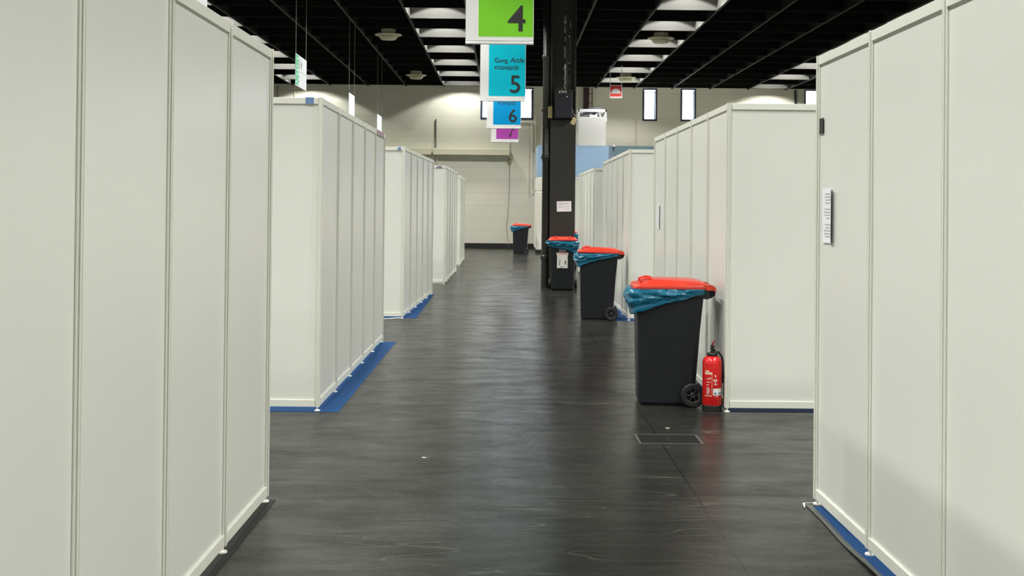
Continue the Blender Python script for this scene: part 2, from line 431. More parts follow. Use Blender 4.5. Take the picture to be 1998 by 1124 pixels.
for i in range(41):
    y = 5.0 * i / 40; wv = 0.012 * math.sin(y * 2.7) + 0.006 * math.sin(y * 7.1)
    e0 = -0.028 - 0.02 * max(0, (4.0 - y) / 4) + wv * 0.5
    lift = 0.004 + 0.010 * max(0, math.sin(y * 1.9 + 1.0)) ** 3
    rows.append([(e0, y, 0.001 + lift), (e0 + 0.012, y, 0.004 + lift), (e0 + .022, y, 0.0048), (e0 + .034, y, 0.0042), (e0 + .034, y, 0.0034), (e0 + .022, y, 0.0036), (e0 + 0.012, y, 0.001 + lift * .6), (e0, y, 0.0002 + lift * .6)])
mb.loft(rows); mb.build('protective_film', M['film'], cr, smooth=40)
mb = MB(); mb.loft([[(-0.05, 4.93, 0.004), (-0.045, 4.93, 0.004), (-0.045, 4.93, 0.008), (-0.05, 4.93, 0.008)], [(-0.035, 5.03, 0.006), (-0.022, 5.03, 0.006), (-0.022, 5.03, 0.009), (-0.035, 5.03, 0.009)], [(0.02, 5.035, 0.008), (0.02, 5.028, 0.008), (0.02, 5.028, 0.011), (0.02, 5.035, 0.011)]])
mb.build('film_flap', M['film_edge'], cr)
carpet('carpet', M['carpet_blue_shaded'], [(1.81, 9.915), (4.8, 9.915), (4.8, 14.9), (1.81, 14.9)], 0.003, 'blue carpet coloured dark for shade under the right booth behind the fire extinguisher', group=G)
carpet('carpet', M['carpet_blue'], [(1.63, 17.8), (4.8, 17.8), (4.8, 22.9), (1.63, 22.9)], 0.003, 'blue carpet under the third booth on the right, beside the second bin', group=G)

# white cable lying in front of the third left booth
mb = MB(); mb.tube([(-2.3, 17.70, 0.008), (-2.0, 17.66, 0.008), (-1.80, 17.68, 0.008), (-1.66, 17.72, 0.008), (-1.58, 17.76, 0.014), (-1.50, 17.80, 0.013)], 0.007, 8)
tag(mb.build('cable', M['foot'], smooth=60), 'white cable lying before the third left booth', 'cable')

# labels, tapes and notices on the booths
tag(box('tape_strip', M['tape_blue'], (-1.605, -1.54, 9.757, 9.7605, 2.444, 2.497)), 'blue tape on the top rail of the second left booth', 'tape')
tag(box('tape_strip', M['tape_blue'], (-1.585, -1.535, 17.80, 17.8045, 2.452, 2.490)), 'blue tape on the top rail of the third left booth', 'tape')
tag(box('tape_strip', M['tape_grey'], (-1.46, -1.36, 25.711, 25.7145, 2.446, 2.484)), 'dark grey label on the top rail of the fourth left booth', 'label')
tag(box('tape_strip', M['tape_pink'], (-1.4625, -1.459, 13.80, 14.58, 2.444, 2.498)), 'mauve tape at the far end of the second left booth rail', 'tape')
tag(box('tape_strip', M['black_print'], (1.7335, 1.7365, 6.715, 6.795, 2.06, 2.145)), 'black tape patch on the end post of the nearest right booth', 'tape')

def notice_lines(w, h, rows, x0, z0, wmax):
    mb = MB()
    for r, (frac, off) in enumerate(rows):
        pass
    return mb
def paper_on_side(label, xface, yc, zc, wd, ht, curl, rows, seed=1):
    """sheet taped to a wall facing -X; local y runs along the wall"""
    e = empty('paper_notice', (xface, yc, zc)); tag(e, label, 'paper')
    mb = MB(); rings = []
    n = 14
    def off(t): return -0.002 - curl * (abs(t - 0.5) * 2) ** 2.2 * (1 if t < 0.5 else 0.25)
    for i in range(n + 1):
        t = i / n; y = (t - 0.5) * wd; o = off(t)
        rings.append([(o, y, -ht / 2), (o, y, ht / 2), (o + 0.0008, y, ht / 2), (o + 0.0008, y, -ht / 2)])
    mb.loft(rings); mb.build('sheet', M['paper'], e, smooth=60)
    rnd = random.Random(seed); mb = MB()
    for z, frac in rows:
        ln = wd * frac; y = -ln / 2; prev = None
        while y < ln / 2 - 0.01:
            ww = rnd.uniform(0.010, 0.03); y1 = min(y + ww, ln / 2)
            for (a, b) in ((y, (y + y1) / 2), ((y + y1) / 2, y1)):
                oa, ob = off(a / wd + 0.5) - 0.0006, off(b / wd + 0.5) - 0.0006
                v = [mb.bm.verts.new(q) for q in ((oa, a, z - .0028), (ob, b, z - .0028), (ob, b, z + .0028), (oa, a, z + .0028))]
                mb.bm.faces.new(v)
            y = y1 + 0.005
    mb.build('printed_lines', M['grey_print'], e)
    return e
rows = [(0.115, .55), (0.099, .60), (0.083, .66), (0.067, .50), (0.033, .68), (0.017, .70), (0.001, .62), (-0.016, .30), (-0.050, .62), (-0.067, .45), (-0.083, .70), (-0.099, .66), (-0.115, .5)]
paper_on_side('paper notice with printed lines on the nearest right booth wall', 1.7365, 6.60, 1.61, 0.205, 0.297, 0.013, rows, 3)
paper_on_side('small paper notice at the far end of the booth behind the extinguisher', 1.80, 14.47, 1.54, 0.21, 0.285, 0.004, rows, 4)
paper_on_side('small paper notice at the far end of the third right booth', 1.812, 22.36, 1.55, 0.21, 0.285, 0.004, rows, 5)

# ------------------------------------------------------------------ wheelie bins
def rrect(u0, u1, hw, r, z, n=6):
    pts = []
    for cx, cy, a0 in ((u1 - r, hw - r, 0), (u0 + r, hw - r, PI / 2), (u0 + r, -hw + r, PI), (u1 - r, -hw + r, 1.5 * PI)):
        for k in range(n + 1):
            a = a0 + PI / 2 * k / n; pts.append((cx + r * math.cos(a), cy + r * math.sin(a), z))
    return pts
def make_bin(label, loc, rz, lid_tilt=0.0, notice=False):
    """local +x runs from the front of the bin to its wheels and grip"""
    e = empty('wheelie_bin', loc, rz); tag(e, label, 'bin', 'wheelie bins with red lids')
    mb = MB()
    mb.loft([rrect(.085, .52, .205, .04, 0.012), rrect(.07, .54, .220, .045, 0.03), rrect(.066, .545, .224, .045, .16), rrect(.055, .575, .250, .045, 0.62), rrect(.045, .60, .270, .045, 0.90),
             rrect(.035, .612, .280, .05, 0.905), rrect(.030, .618, .285, .05, 0.945), rrect(.034, .612, .281, .05, 0.962), rrect(.07, .58, .25, .04, 0.962), rrect(.09, .55, .22, .04, 0.70)], True, True)
    mb.build('body', M['bin'], e, smooth=35)
    mb = MB()
    for s in (-1, 1): mb.loft([[(x, s * .235 + o, z) for x, z in ((.59, .965), (.59, .895), (.625, .892), (.665, .905), (.69, .93), (.697, .962))] for o in (-.03, .03)])
    mb.tube([(.668, -.265, .938), (.668, .265, .938)], .024, 14)
    mb.build('grip_bar', M['bin'], e, smooth=40)
    mb = MB(); mb.tube([(.515, -.27, .1), (.515, .27, .1)], .012, 10); mb.box(.49, .565, -.2, .2, .05, .19)
    mb.build('axle', M['hub'], e, smooth=40)
    for s in (-1, 1):
        mb = MB(); mb.lathe([(.060, -.022), (.088, -.024), (.099, -.014), (.1, 0), (.099, .014), (.088, .024), (.060, .022), (.057, .0), (.060, -.022)], 36, 'Y', (.515, s * .262, .1), False)
        wl = mb.build('wheel', M['tyre'], e, smooth=40)
        mb = MB(); mb.lathe([(.001, .016), (.016, .02), (.018, .012), (.024, .008), (.024, -.008), (.018, -.012), (.016, -.02), (.001, -.016)], 20, 'Y', (.515, s * .262, .1))
        for k in range(6):
            a = k * PI / 3
            mb.tube([(.515 + .018 * math.cos(a), s * .262, .1 + .018 * math.sin(a)), (.515 + .062 * math.cos(a), s * .262, .1 + .062 * math.sin(a))], .007, 6)
        mb.lathe([(.052, -.017), (.060, -.020), (.060, .020), (.052, .017), (.052, -.017)], 28, 'Y', (.515, s * .262, .1), False)
        mb.build('hub', M['hub'], wl, smooth=40)
    # lid, hinged at the back
    lid = empty('lid_pivot', (.645, 0, .972)); bpy.data.objects.remove(lid)
    mb = MB(); H = .645
    rings = []
    spec = [(.020, .625, .283, .055, 0.004), (.016, .630, .287, .055, 0.010), (.020, .632, .286, .055, .030), (.030, .63, .281, .055, .040), (.075, .628, .268, .05, .043), (.10, .626, .262, .05, .052), (.125, .62, .250, .05, .068), (.16, .60, .225, .06, .078), (.22, .55, .17, .06, .084), (.31, .45, .08, .05, .086)]
    for u0, u1, hw, r, z in spec:
        ring = []
        for (x, y, zz) in rrect(u0, u1, hw, r, z):
            dz = -0.016 * max(0, (x - .42) / .2) ** 2 if zz > .04 else 0
            ring.append((x - H, y, zz + dz))
        rings.append(ring)
    mb.loft(rings)
    # rear roll over the grip
    sec = [(-.03, 0.0), (-.03, .046), (.0, .046), (.03, .040), (.050, .024), (.056, .004), (.050, -.010), (.036, -.004), (.03, .0)]
    for s in (-1, 1):
        y0, y1 = s * .275, s * .12
        mb.loft([[(x, y0, z) for x, z in sec], [(x, y1, z) for x, z in sec]])
    lo = mb.build('lid', M['lid'], e, smooth=50, loc=(H, 0, .966)); lo.rotation_euler = (0, lid_tilt, 0)
    for s in (-1, 1):
        mb = MB()
        mb.tube([(.085 - H, s * .14, .038), (.088 - H, s * .14, .070), (.10 - H, s * .14, .082), (.15 - H, s * .14, .088), (.185 - H, s * .14, .083), (.20 - H, s * .14, .07)], .0095, 8)
        mb.tube([(.095 - H, s * .14 - .035, .074), (.095 - H, s * .14 + .035, .074)], .010, 8)
        mb.build('lid_handle', M['lid'], lo, smooth=50)
    if notice:
        nb = box('notice_plate', M['white_print'], (.046, .050, -.105, .105, .44, .70), e)
        nb.rotation_euler = (0, -0.035, 0)
        mb = MB(); mb.box(.0435, .046, -.115, .115, .70, .745); h = mb.build('notice_header', M['white_print'], e); h.rotation_euler = (0, -0.035, 0)
        mb = MB(); x = .0425
        rr = random.Random(5)
        y = -.10
        while y < .09:
            wv = rr.uniform(.008, .02); mb.box(x, x + .001, y, y + wv, .712, .735); y += wv + .006
        h = mb.build('notice_heading', M['red_print'], e); h.rotation_euler = (0, -0.035, 0)
        mb = MB(); x = .045
        for yy, zz, w_, h_ in ((-.075, .64, .014, .016), (.075, .64, .014, .016), (-.06, .58, .03, .016), (-.06, .555, .03, .02), (-.06, .525, .03, .018), (.05, .60, .02, .016), (.058, .57, .03, .01), (.05, .545, .016, .02), (.058, .515, .022, .022), (-.03, .468, .04, .008), (.03, .468, .04, .008), (0.02, .444, .02, .012)):
            mb.box(x, x + .001, yy - w_ / 2, yy + w_ / 2, zz - h_ / 2, zz + h_ / 2)
        h = mb.build('notice_symbols', M['black_print'], e); h.rotation_euler = (0, -0.035, 0)
        mb = MB(); mb.box(.043, .046, -.07, .07, .762, .80); h = mb.build('sticker', mat('worn_sticker', (.22, .15, .12), .6, var=.4, vscale=40), e); h.rotation_euler = (0, -0.035, 0)
    return e
def make_bag(label, loc, rz, seed, front=.215, back=.035, slope_side=0.0):
    """turned-over rim of a blue refuse sack hanging round the top of a bin"""
    e = None
    N, R = 168, 16
    base = rrect(.022, .612, .288, .06, 0, 24)[:]
    # resample evenly
    pts = [Vector((x, y, 0)) for x, y, z in base]; pts.append(pts[0])
    d = [0.0]
    for a, b in zip(pts, pts[1:]): d.append(d[-1] + (b - a).length)
    ring = []
    for i in range(N):
        t = d[-1] * i / N
        k = max(j for j in range(len(d) - 1) if d[j] <= t + 1e-9)
        ring.append(pts[k].lerp(pts[k + 1], (t - d[k]) / max(1e-9, d[k + 1] - d[k])))
    c = Vector((.32, 0, 0)); so = Vector((seed * 7.3, seed * 3.1, 0))
    rows = []
    for j in range(R + 1):
        v = j / R; row = []
        for i, q in enumerate(ring):
            f = 1 - (q.x - .022) / .59                       # 1 at the front, 0 at the back
            side = q.y / .288
            drop = back + (front - back) * (f ** 1.15) + slope_side * side * .05
            nn = noise.noise(Vector((q.x * 9, q.y * 9, 0)) + so)
            drop *= 1 + .16 * nn + .06 * noise.noise(Vector((q.x * 30, q.y * 30, 3)) + so)
            out = (q - c); out.normalize()
            fold = noise.noise(Vector((q.x * 14 + v * 4.0, q.y * 14, v * 3.2)) + so)
            fold2 = abs(noise.noise(Vector((q.x * 8 - v * 6, q.y * 8 + v * 2, v * 5)) + so))
            bulge = (.004 + .040 * f * math.sin(PI * min(1, v * 1.25 + .12)) ** .8 + (.022 * fold + .045 * (0.30 - fold2) * (0.3 + f)) * math.sin(PI * min(1, v * .9 + .08)))
            bulge = max(bulge, .004)
            if f > .93: bulge += .012
            if j == 0: o = -.012; z = .972
            else: o = bulge; z = .975 + .012 * math.sin(PI * min(1, v * 3)) * f - drop * (v ** .95)
            x, y = q.x + out.x * o, q.y + out.y * o
            row.append((x, y, z))
        rows.append(row)
    mb = MB(); mb.loft(rows, False, False)
    o = mb.build('refuse_sack', M['bag'], None, smooth=80)
    o.location = loc; o.rotation_euler = (0, 0, rz)
    s = o.modifiers.new('thick', 'SOLIDIFY'); s.thickness = .0025; s.offset = 1
    tag(o, label, 'bag', 'blue sacks in the bins')
    return o
def bin_and_bag(loc, rz, label, blabel, seed, tilt=0.0, notice=False, **k):
    make_bin(label, loc, rz, tilt, notice); make_bag(blabel, loc, rz, seed, **k)
bin_and_bag((1.052, 10.40, 0), math.radians(-3.0), 'black wheelie bin with red lid beside the fire extinguisher', 'blue sack over the rim of the bin beside the extinguisher', 1)
bin_and_bag((1.045, 18.09, 0), math.radians(-4.0), 'black wheelie bin with tilted red lid, second nearest in the aisle', 'blue sack over the rim of the second nearest bin', 2, tilt=math.radians(1.3), front=.19)
bin_and_bag((1.115, 24.14, 0), math.radians(90 - 4), 'black wheelie bin with white notice plate before the black column', 'blue sack over the rim of the bin with a white notice', 3, tilt=math.radians(1.0), notice=True, front=.16, back=.06, slope_side=-1.2)
bin_and_bag((0.20, 43.05, 0), math.radians(-3.0), 'black wheelie bin by the far cream wall at the end of the aisle', 'blue sack over the rim of the bin by the far wall', 4, tilt=math.radians(1.5), front=.2)
bin_and_bag((1.585, 32.0, 0), math.radians(90), 'black wheelie bin almost hidden behind the black column', 'blue sack over the rim of the bin behind the column', 5, front=.3, back=.1)

# ------------------------------------------------------------------ fire extinguisher
ex = empty('fire_extinguisher', (1.690, 9.985, 0)); tag(ex, 'red fire extinguisher standing beside the nearest black bin', 'fire extinguisher')
R_ = 0.079
mb = MB(); mb.lathe([(R_ - .004, 0.0), (R_ + .001, .002), (R_ + .001, .046), (R_ - .003, .050)], 48); mb.build('base_ring', M['ext_black'], ex, smooth=40)
mb = MB(); prof = [(R_ - .004, .045), (R_, .052), (R_, .385)]
for k in range(1, 9):
    a = PI / 2 * k / 8; prof.append((.036 + (R_ - .036) * math.cos(a), .385 + .058 * math.sin(a)))
mb.lathe(prof, 48); mb.build('cylinder', M['ext_red'], ex, smooth=50)
mb = MB(); mb.lathe([(R_ + .0008, .376), (R_ + .0016, .379), (R_ + .0008, .382)], 48); mb.build('weld_seam', M['ext_red'], ex, smooth=50)
mb = MB(); mb.lathe([(.030, .441), (.042, .443), (.045, .450), (.045, .462), (.041, .468), (.020, .470)], 32); mb.build('collar', M['ext_black'], ex, smooth=40)
mb = MB(); mb.lathe([(.020, .468), (.019, .480), (.012, .484), (.012, .51), (.017, .512), (.017, .525), (.010, .528)], 20)
mb.tube([(0, 0, .498), (.030, -.018, .498)], .006, 8); mb.build('valve', M['ext_black'], ex, smooth=40)
mb = MB(); mb.lathe([(.002, -.008), (.016, -.008), (.017, 0), (.016, .008), (.002, .008)], 20, 'Y', (.034, -.022, .498)); mb.build('pressure_gauge', M['brass'], ex, smooth=40)
mb = MB(); mb.loft([[(x, y, z) for x, z in ((-.020, .496), (.0, .520), (.004, .513), (-.014, .489))] for y in (-.010, .010)])
mb.build('carrying_handle', M['ext_black'], ex, bevel=.002)
mb = MB(); mb.loft([[(x, y, z) for x, z in ((-.014, .520), (.0, .552), (.014, .567), (.022, .562), (.012, .545), (.004, .518))] for y in (-.009, .009)])
mb.build('trigger_lever', mat('dark_red_lever', (.20, .02, .02), .4), ex, bevel=.002)
mb = MB(); mb.tube([(.012, .0, .492), (.055, .02, .47), (.085, .03, .43), (.090, .028, .36), (.089, .026, .22)], .008, 8); mb.build('hose', M['ext_black'], ex, smooth=60)
def arc_patch(mb, a0, a1, z0, z1, r):
    n = max(2, int(abs(a1 - a0) / .08)); prev = None
    for i in range(n + 1):
        a = math.radians(-90) + a0 + (a1 - a0) * i / n
        q = [mb.bm.verts.new((r * math.cos(a), r * math.sin(a), z)) for z in (z0, z1)]
        if prev: mb.bm.faces.new((prev[0], q[0], q[1], prev[1]))
        prev = q
mb = MB(); arc_patch(mb, -.06, 1.15, .133, .187, R_ + .0008); mb.build('white_label', M['white_print'], ex, smooth=60)
mb = MB()
for a in (.16, .62, .90):
    prev = None
    n = 14; vs = []
    for i in range(n):
        t = 2 * PI * i / n; aa = math.radians(-90) + a + .0085 * math.cos(t) / R_; vs.append(mb.bm.verts.new(((R_ + .0016) * math.cos(aa), (R_ + .0016) * math.sin(aa), .148 + .0085 * math.sin(t))))
    mb.bm.faces.new(vs)
mb.build('blue_dots', M['blue_print'], ex)
mb = MB()
for a0, a1, z0, z1 in ((-.95, -.16, .300, .318), (-.20, -.16, .140, .300), (-.95, -.16, .125, .131), (-.9, -.45, .322, .332), (-.45, -.25, .27, .276)): arc_patch(mb, a0, a1, z0, z1, R_ + .0009)
mb.build('instruction_panel', M['cream_print'], ex, smooth=60)
mb = MB(); rr = random.Random(2)
for z in (.262, .236, .212, .19, .178, .166, .154, .142): arc_patch(mb, -.75, -.75 + rr.uniform(.25, .42), z, z + .005, R_ + .001)
for a0, a1, z0, z1 in ((.12, .24, .280, .292), (.06, .30, .225, .229), (.02, .36, .216, .220), (.10, .16, .292, .30), (.06, .12, .122, .126), (.2, .5, .122, .126)): arc_patch(mb, a0, a1, z0, z1, R_ + .001)
n = 16
for ring in range(n):
    t0, t1 = 2 * PI * ring / n, 2 * PI * (ring + 1) / n
    if ring in (3, 9, 14): continue
    q = []
    for t, rr_ in ((t0, .006), (t1, .006), (t1, .015), (t0, .015)):
        a = math.radians(-90) + .17 + rr_ * 1.1 * math.cos(t) / R_
        q.append(mb.bm.verts.new(((R_ + .001) * math.cos(a), (R_ + .001) * math.sin(a), .252 + rr_ * .85 * math.sin(t))))
    mb.bm.faces.new(q)
mb.build('printed_marks', M['white_print'], ex, smooth=60)

# ------------------------------------------------------------------ aisle banners
def banner(label, x0, y, z0, color, digit, words=True):
    Wd, Ht = 0.90, 1.62
    e = empty('aisle_banner', (x0, y, z0)); tag(e, label, 'banner', 'numbered banners over the aisle')
    mb = MB(); n, k = 12, 16
    def yy(u, v): return 0.012 * math.sin(u * 5 + y) * v * .6 + 0.008 * math.sin(v * 7 + u * 3)
    def sheet(u0, u1, v0, v1, o, th):
        R = []
        for i in range(n + 1):
            u = u0 + (u1 - u0) * i / n
            a = [(u, yy(u, v0 + (v1 - v0) * j / k) + o, v0 + (v1 - v0) * j / k) for j in range(k + 1)]
            bk = [(p_[0], p_[1] + th, p_[2]) for p_ in reversed(a)]
            R.append(a + bk)
        m_ = MB(); m_.loft(R); return m_
    sheet(0, Wd, .02, Ht, 0, .003).build('cloth', M['cloth'], e, smooth=40)
    sheet(.170, Wd - .008, .105, Ht - .02, -.0015, .001).build('printed_field', color, e, smooth=40)
    mb = MB(); mb.lathe([(.017, 0), (.019, .004), (.019, Wd - .004), (.017, Wd)], 14, 'X', (0, .002, .019)); mb.build('hem_rod', M['cloth'], e, smooth=40)
    mb = MB(); mb.box(0, Wd, -.004, .006, .052, .0555); mb.build('hem_seam', M['cloth'], e)
    mb = MB(); mb.lathe([(.012, 0), (.012, Wd)], 12, 'X', (0, .002, Ht)); mb.build('top_rod', M['wire'], e, smooth=40)
    for xx in (.12, Wd - .12):
        mb = MB(); mb.tube([(xx, .002, Ht), (xx, .002, 7.36 - z0)], .003, 6); mb.build('suspension_wire', M['wire'], e)
    text_mesh('number', digit, M['black_print'], e, .79, -.006, .18, height=.345, align='RIGHT', embolden=.008, wave=yy)
    text_mesh('lettering', 'Gang', M['black_print'], e, .285, -.005, .775, height=.115, wave=yy)
    text_mesh('lettering', 'Aisle', M['black_print'], e, .585, -.005, .775, height=.098, shear=.22, wave=yy)
    text_mesh('lettering', '\u043a\u043e\u0440\u0438\u0434\u043e\u0440', M['black_print'], e, .285, -.005, .64, width=.47, wave=yy)
    return e
banner('green hanging banner numbered 4 above the aisle', -.56, 16.2, 3.785, M['banner_green'], '4')
banner('cyan hanging banner numbered 5 with Gang Aisle lettering', -.54, 24.2, 3.72, M['banner_cyan'], '5')
banner('blue hanging banner numbered 6 below the cyan one', -.535, 32.2, 3.69, M['banner_blue'], '6')
banner('purple hanging banner numbered 7, lowest and farthest of the banners', -.52, 40.2, 3.755, M['banner_purple'], '7')

# ------------------------------------------------------------------ signs hanging over the left booths
def side_sign(label, y0, y1, z0, z1, green):
    X = -4.05
    e = empty('hanging_sign', (X, y0, z0)); tag(e, label, 'sign', 'white signs hung over the left booths')
    Ln, H = y1 - y0, z1 - z0
    mb = MB(); mb.box(-.008, 0, 0, Ln, 0, H); mb.build('board', M['sign_white'], e)
    mb = MB(); mb.box(0, .001, .0, Ln, H * .5 - .006, H * .5 + .002); mb.build('dividing_line', M['grey_print'], e)
    if green:
        mb = MB()
        for z in (.02, .16, .325, .465): mb.box(0, .0015, .012, .33, z, z + .128)
        mb.build('green_pictogram', M['sign_green'], e)
        mb = MB()
        for z in (.03, .17, .33, .47):
            q = [mb.bm.verts.new(p_) for p_ in ((.0022, .08, z + .02), (.0022, .27, z + .055), (.0022, .12, z + .09))]; mb.bm.faces.new(q)
        mb.build('white_arrow', M['sign_white'], e)
        mb = MB()
        for y_, z_, w_, h_ in ((.42, .36, .035, .16), (.44, .53, .03, .02), (.62, .36, .05, .14), (.60, .45, .12, .02), (.60, .52, .03, .03), (.34, .09, .05, .03), (.40, .17, .05, .03)):
            mb.box(0, .0012, y_, y_ + w_, z_, z_ + h_)
        mb.build('black_marks', M['black_print'], e)
    for yy in (.03, Ln - .06):
        mb = MB(); mb.tube([(-.004, yy, H), (-.004, yy, 7.36 - z0)], .006, 6); mb.build('suspension_wire', M['wire'], e)
    return e
side_sign('white hanging sign just above the nearest left booth, cut by the frame', 15.2, 16.49, 3.93, 4.54, True)
side_sign('white hanging sign with green pictograms over the second left booth', 23.42, 24.70, 3.93, 4.54, True)
side_sign('plain white hanging sign in the middle of the left row', 31.37, 32.53, 3.88, 4.53, False)
side_sign('plain white hanging sign farthest down the left row', 38.25, 39.62, 3.86, 4.50, False)

# red and white sign on the right
e = empty('safety_sign', (3.635, 41.0, 5.32)); tag(e, 'red sign with a white half disc, hanging from the ceiling', 'sign')
mb = MB(); mb.box(-.205, .205, 0, .03, 0, .43); mb.build('frame', M['sign_bright'], e)
box('red_face', M['sign_red'], (-.185, .185, -.003, 0, .045, .405), e)
mb = MB(); n = 20
vs = [(-.16 * math.cos(PI * i / n), .15 + .16 * math.sin(PI * i / n)) for i in range(n + 1)]
mb.loft([[(x, -.006, z) for x, z in vs], [(x, -.003, z) for x, z in vs]]); mb.build('white_half_disc', M['sign_bright'], e)
for s in (-1, 1):
    mb = MB(); mb.tube([(s * .195, .015, .43), (s * .195, .015, CZ - 5.30)], .009, 8); mb.build('suspension_rod', M['sign_bright'], e)

# ------------------------------------------------------------------ ceiling diffusers
def diffuser(label, x, y):
    e = empty('ceiling_diffuser', (x, y, CZ - .02)); tag(e, label, 'ceiling vent', 'round vents under the black ceiling')
    mb = MB(); mb.lathe([(.20, .10), (.20, .0), (.36, -.03), (.37, -.045), (.365, -.055), (.30, -.075), (.23, -.085), (.01, -.085)], 48); mb.build('ring_plate', M['diffuser'], e, smooth=35)
    mb = MB(); mb.lathe([(.01, -.085), (.235, -.085), (.25, -.10), (.24, -.13), (.20, -.165), (.19, -.175), (.01, -.175)], 48); mb.build('cone', M['diffuser'], e, smooth=35)
    mb = MB(); mb.box(-.04, .04, -.245, -.2, -.115, -.095); mb.build('nozzle', M['ochre'], e)
diffuser('round beige ceiling vent left of the green banner', -3.28, 33.62)
diffuser('round beige ceiling vent farther off, above the left far wall', -3.28, 43.95)
diffuser('round beige ceiling vent nearest on the right of the column', 4.22, 33.75)
diffuser('round beige ceiling vent above the red hanging sign', 4.25, 44.05)

# ------------------------------------------------------------------ black steel column
CX0, CX1, CY0 = .885, 1.405, 25.0
e = empty('steel_column', ((CX0 + CX1) / 2, CY0, 0)); tag(e, 'black steel column with boxed lower half, right of the aisle', 'column', kind='thing')
hw = (CX1 - CX0) / 2
mb = MB(); mb.box(-hw, hw, 0, .52, 0, 3.42); mb.build('cladding', M['black_paint'], e, bevel=.006)
mb = MB()
for s in (-1, 1): mb.box(s * hw - (.03 if s > 0 else 0), s * hw + (.03 if s < 0 else 0), .02, .50, 3.42, 7.35)
mb.box(-hw + .03, hw - .03, .20, .24, 3.42, 7.35)
mb.box(.055, .10, .12, .20, 3.42, 7.35)
mb.build('steel_section', M['black_paint'], e)
def flaky(xc, y, z0, z1, wd, seed, holes):
    mb = MB(); z = z0; rr = random.Random(seed); seg = []
    def flush():
        if len(seg) > 1: mb.loft([[(a, y, zz), (b_, y, zz), (b_, y + .003, zz), (a, y + .003, zz)] for a, b_, zz in seg])
    while z < z1:
        ww = wd * rr.uniform(.45, 1.25); off = rr.uniform(-.3, .3) * wd
        seg.append((xc + off - ww / 2, xc + off + ww / 2, z)); z += rr.uniform(.015, .05)
        if rr.random() < holes: flush(); seg = []; z += rr.uniform(.01, .08)
    flush(); return mb
flaky(.035, .196, 3.95, 4.62, .036, 3, .03).build('flaked_paint', M['flake'], e)
flaky(.035, .196, 4.70, 5.75, .028, 4, .10).build('flaked_paint', M['flake'], e)
flaky(.135, .117 + .08, 3.9, 4.55, .016, 5, .04).build('flaked_paint', M['flake'], e)
flaky(.135, .117 + .08, 4.62, 5.6, .014, 6, .15).build('flaked_paint', M['flake'], e)
mb = MB()
for (x, z, r) in ((.03, 5.45, .03), (.06, 4.53, .045), (.125, 4.61, .025), (.125, 5.16, .022)):
    mb.box(x - r * .8, x + r * .8, .185, .194, z - r * .8, z + r * .8)
mb.build('switch_plate', M['sign_white'], e)
mb = MB(); mb.tube([(-.02, .19, 4.1), (-.03, .17, 4.0), (.03, .15, 3.95), (.06, .12, 3.92)], .009, 6); mb.tube([(-.115, .19, 4.1), (-.12, .15, 4.0), (-.118, .1, 3.95)], .008, 6)
mb.build('loose_cable', M['flake'], e)

e = empty('loudspeaker', (1.145, CY0 - .02, 3.45)); tag(e, 'black loudspeaker box mounted high on the column, lettered KVM5', 'speaker')
mb = MB(); mb.loft([[(-.15, -.16, 0), (.165, -.16, 0), (.185, .02, 0), (-.175, .02, 0)], [(-.15, -.20, .50), (.165, -.20, .50), (.185, .02, .50), (-.175, .02, .50)]])
mb.build('cabinet', M['speaker'], e, bevel=.012)
box('mounting_board', M['black_paint'], (-.19, .20, .02, .20, .0, .60), e)
t = text_mesh('lettering', 'KVM5', M['white_print'], e, -.095, .017, .515, height=.062, width=.165, embolden=.02)
mb = MB(); mb.lathe([(.002, -.204), (.013, -.204), (.013, -.196)], 12, 'Y', (.065, 0, .43)); mb.build('indicator', M['white_print'], e)
mb = MB(); mb.tube([(.185, 0, .2), (.20, -.03, .16), (.195, -.03, .12), (.215, -.02, .08), (.25, 0, .06)], .005, 6); mb.build('wire', M['flake'], e)

tag(box('junction_box', M['yellow_box'], (.835, .925, 24.97, 25.045, 3.46, 3.70), bevel=.012), 'faded yellow box between the drain pipe and the column', 'box')
mb = MB(); a = -.45
ca, sa = math.cos(a), math.sin(a)
def rot(x, z): return (1.36 + x * ca - z * sa, 3.40 + x * sa + z * ca)
q = [rot(*p_) for p_ in ((-.045, -.07), (.045, -.07), (.045, .08), (-.045, .08))]
mb.loft([[(x, CY0 - .006, z) for x, z in q], [(x, CY0, z) for x, z in q]])
tag(mb.build('card', M['yellow_card']), 'pale yellow card stuck under the loudspeaker on the column', 'card')

# notice on the column
e = empty('paper_notice', (1.18, CY0, 1.66)); tag(e, 'white paper notice taped on the front of the black column', 'paper'); e.rotation_euler = (0, -.03, 0)
mb = MB(); mb.box(-.148, .148, -.004, 0, -.105, .105); mb.build('sheet', M['paper'], e)
mb = MB(); rr = random.Random(9)
for z, a0, a1 in ((.066, -.12, .115), (.05, -.12, .10), (.036, -.12, -.02), (-.004, -.12, .11), (-.022, -.12, -.03), (-.056, .03, .11)):
    x = a0
    while x < a1:
        ww = rr.uniform(.012, .035); mb.box(x, min(x + ww, a1), -.0048, -.004, z - .0032, z + .0032); x += ww + .006
mb.build('printed_lines', M['grey_print'], e)

# drain pipe beside the column
e = empty('drain_pipe', (.812, 25.12, 0)); tag(e, 'black drain pipe running down the left side of the column', 'pipe')
mb = MB(); mb.lathe([(.088, 0.0), (.088, .56), (.105, .565), (.105, .64), (.085, .66), (.082, 2.58), (.095, 2.60), (.095, 2.72), (.084, 2.74), (.084, 4.66), (.096, 4.68), (.096, 4.76), (.084, 4.78), (.084, 7.35)], 28)
mb.build('pipe', M['black_pipe'], e, smooth=40)
for z in (2.66, 3.62, 4.72):
    mb = MB(); mb.lathe([(.100, z - .02), (.104, z - .015), (.104, z + .015), (.100, z + .02)], 28); mb.box(-.115, -.095, -.02, .0, z - .012, z + .012); mb.build('clamp', M['black_pipe'], e, smooth=40)

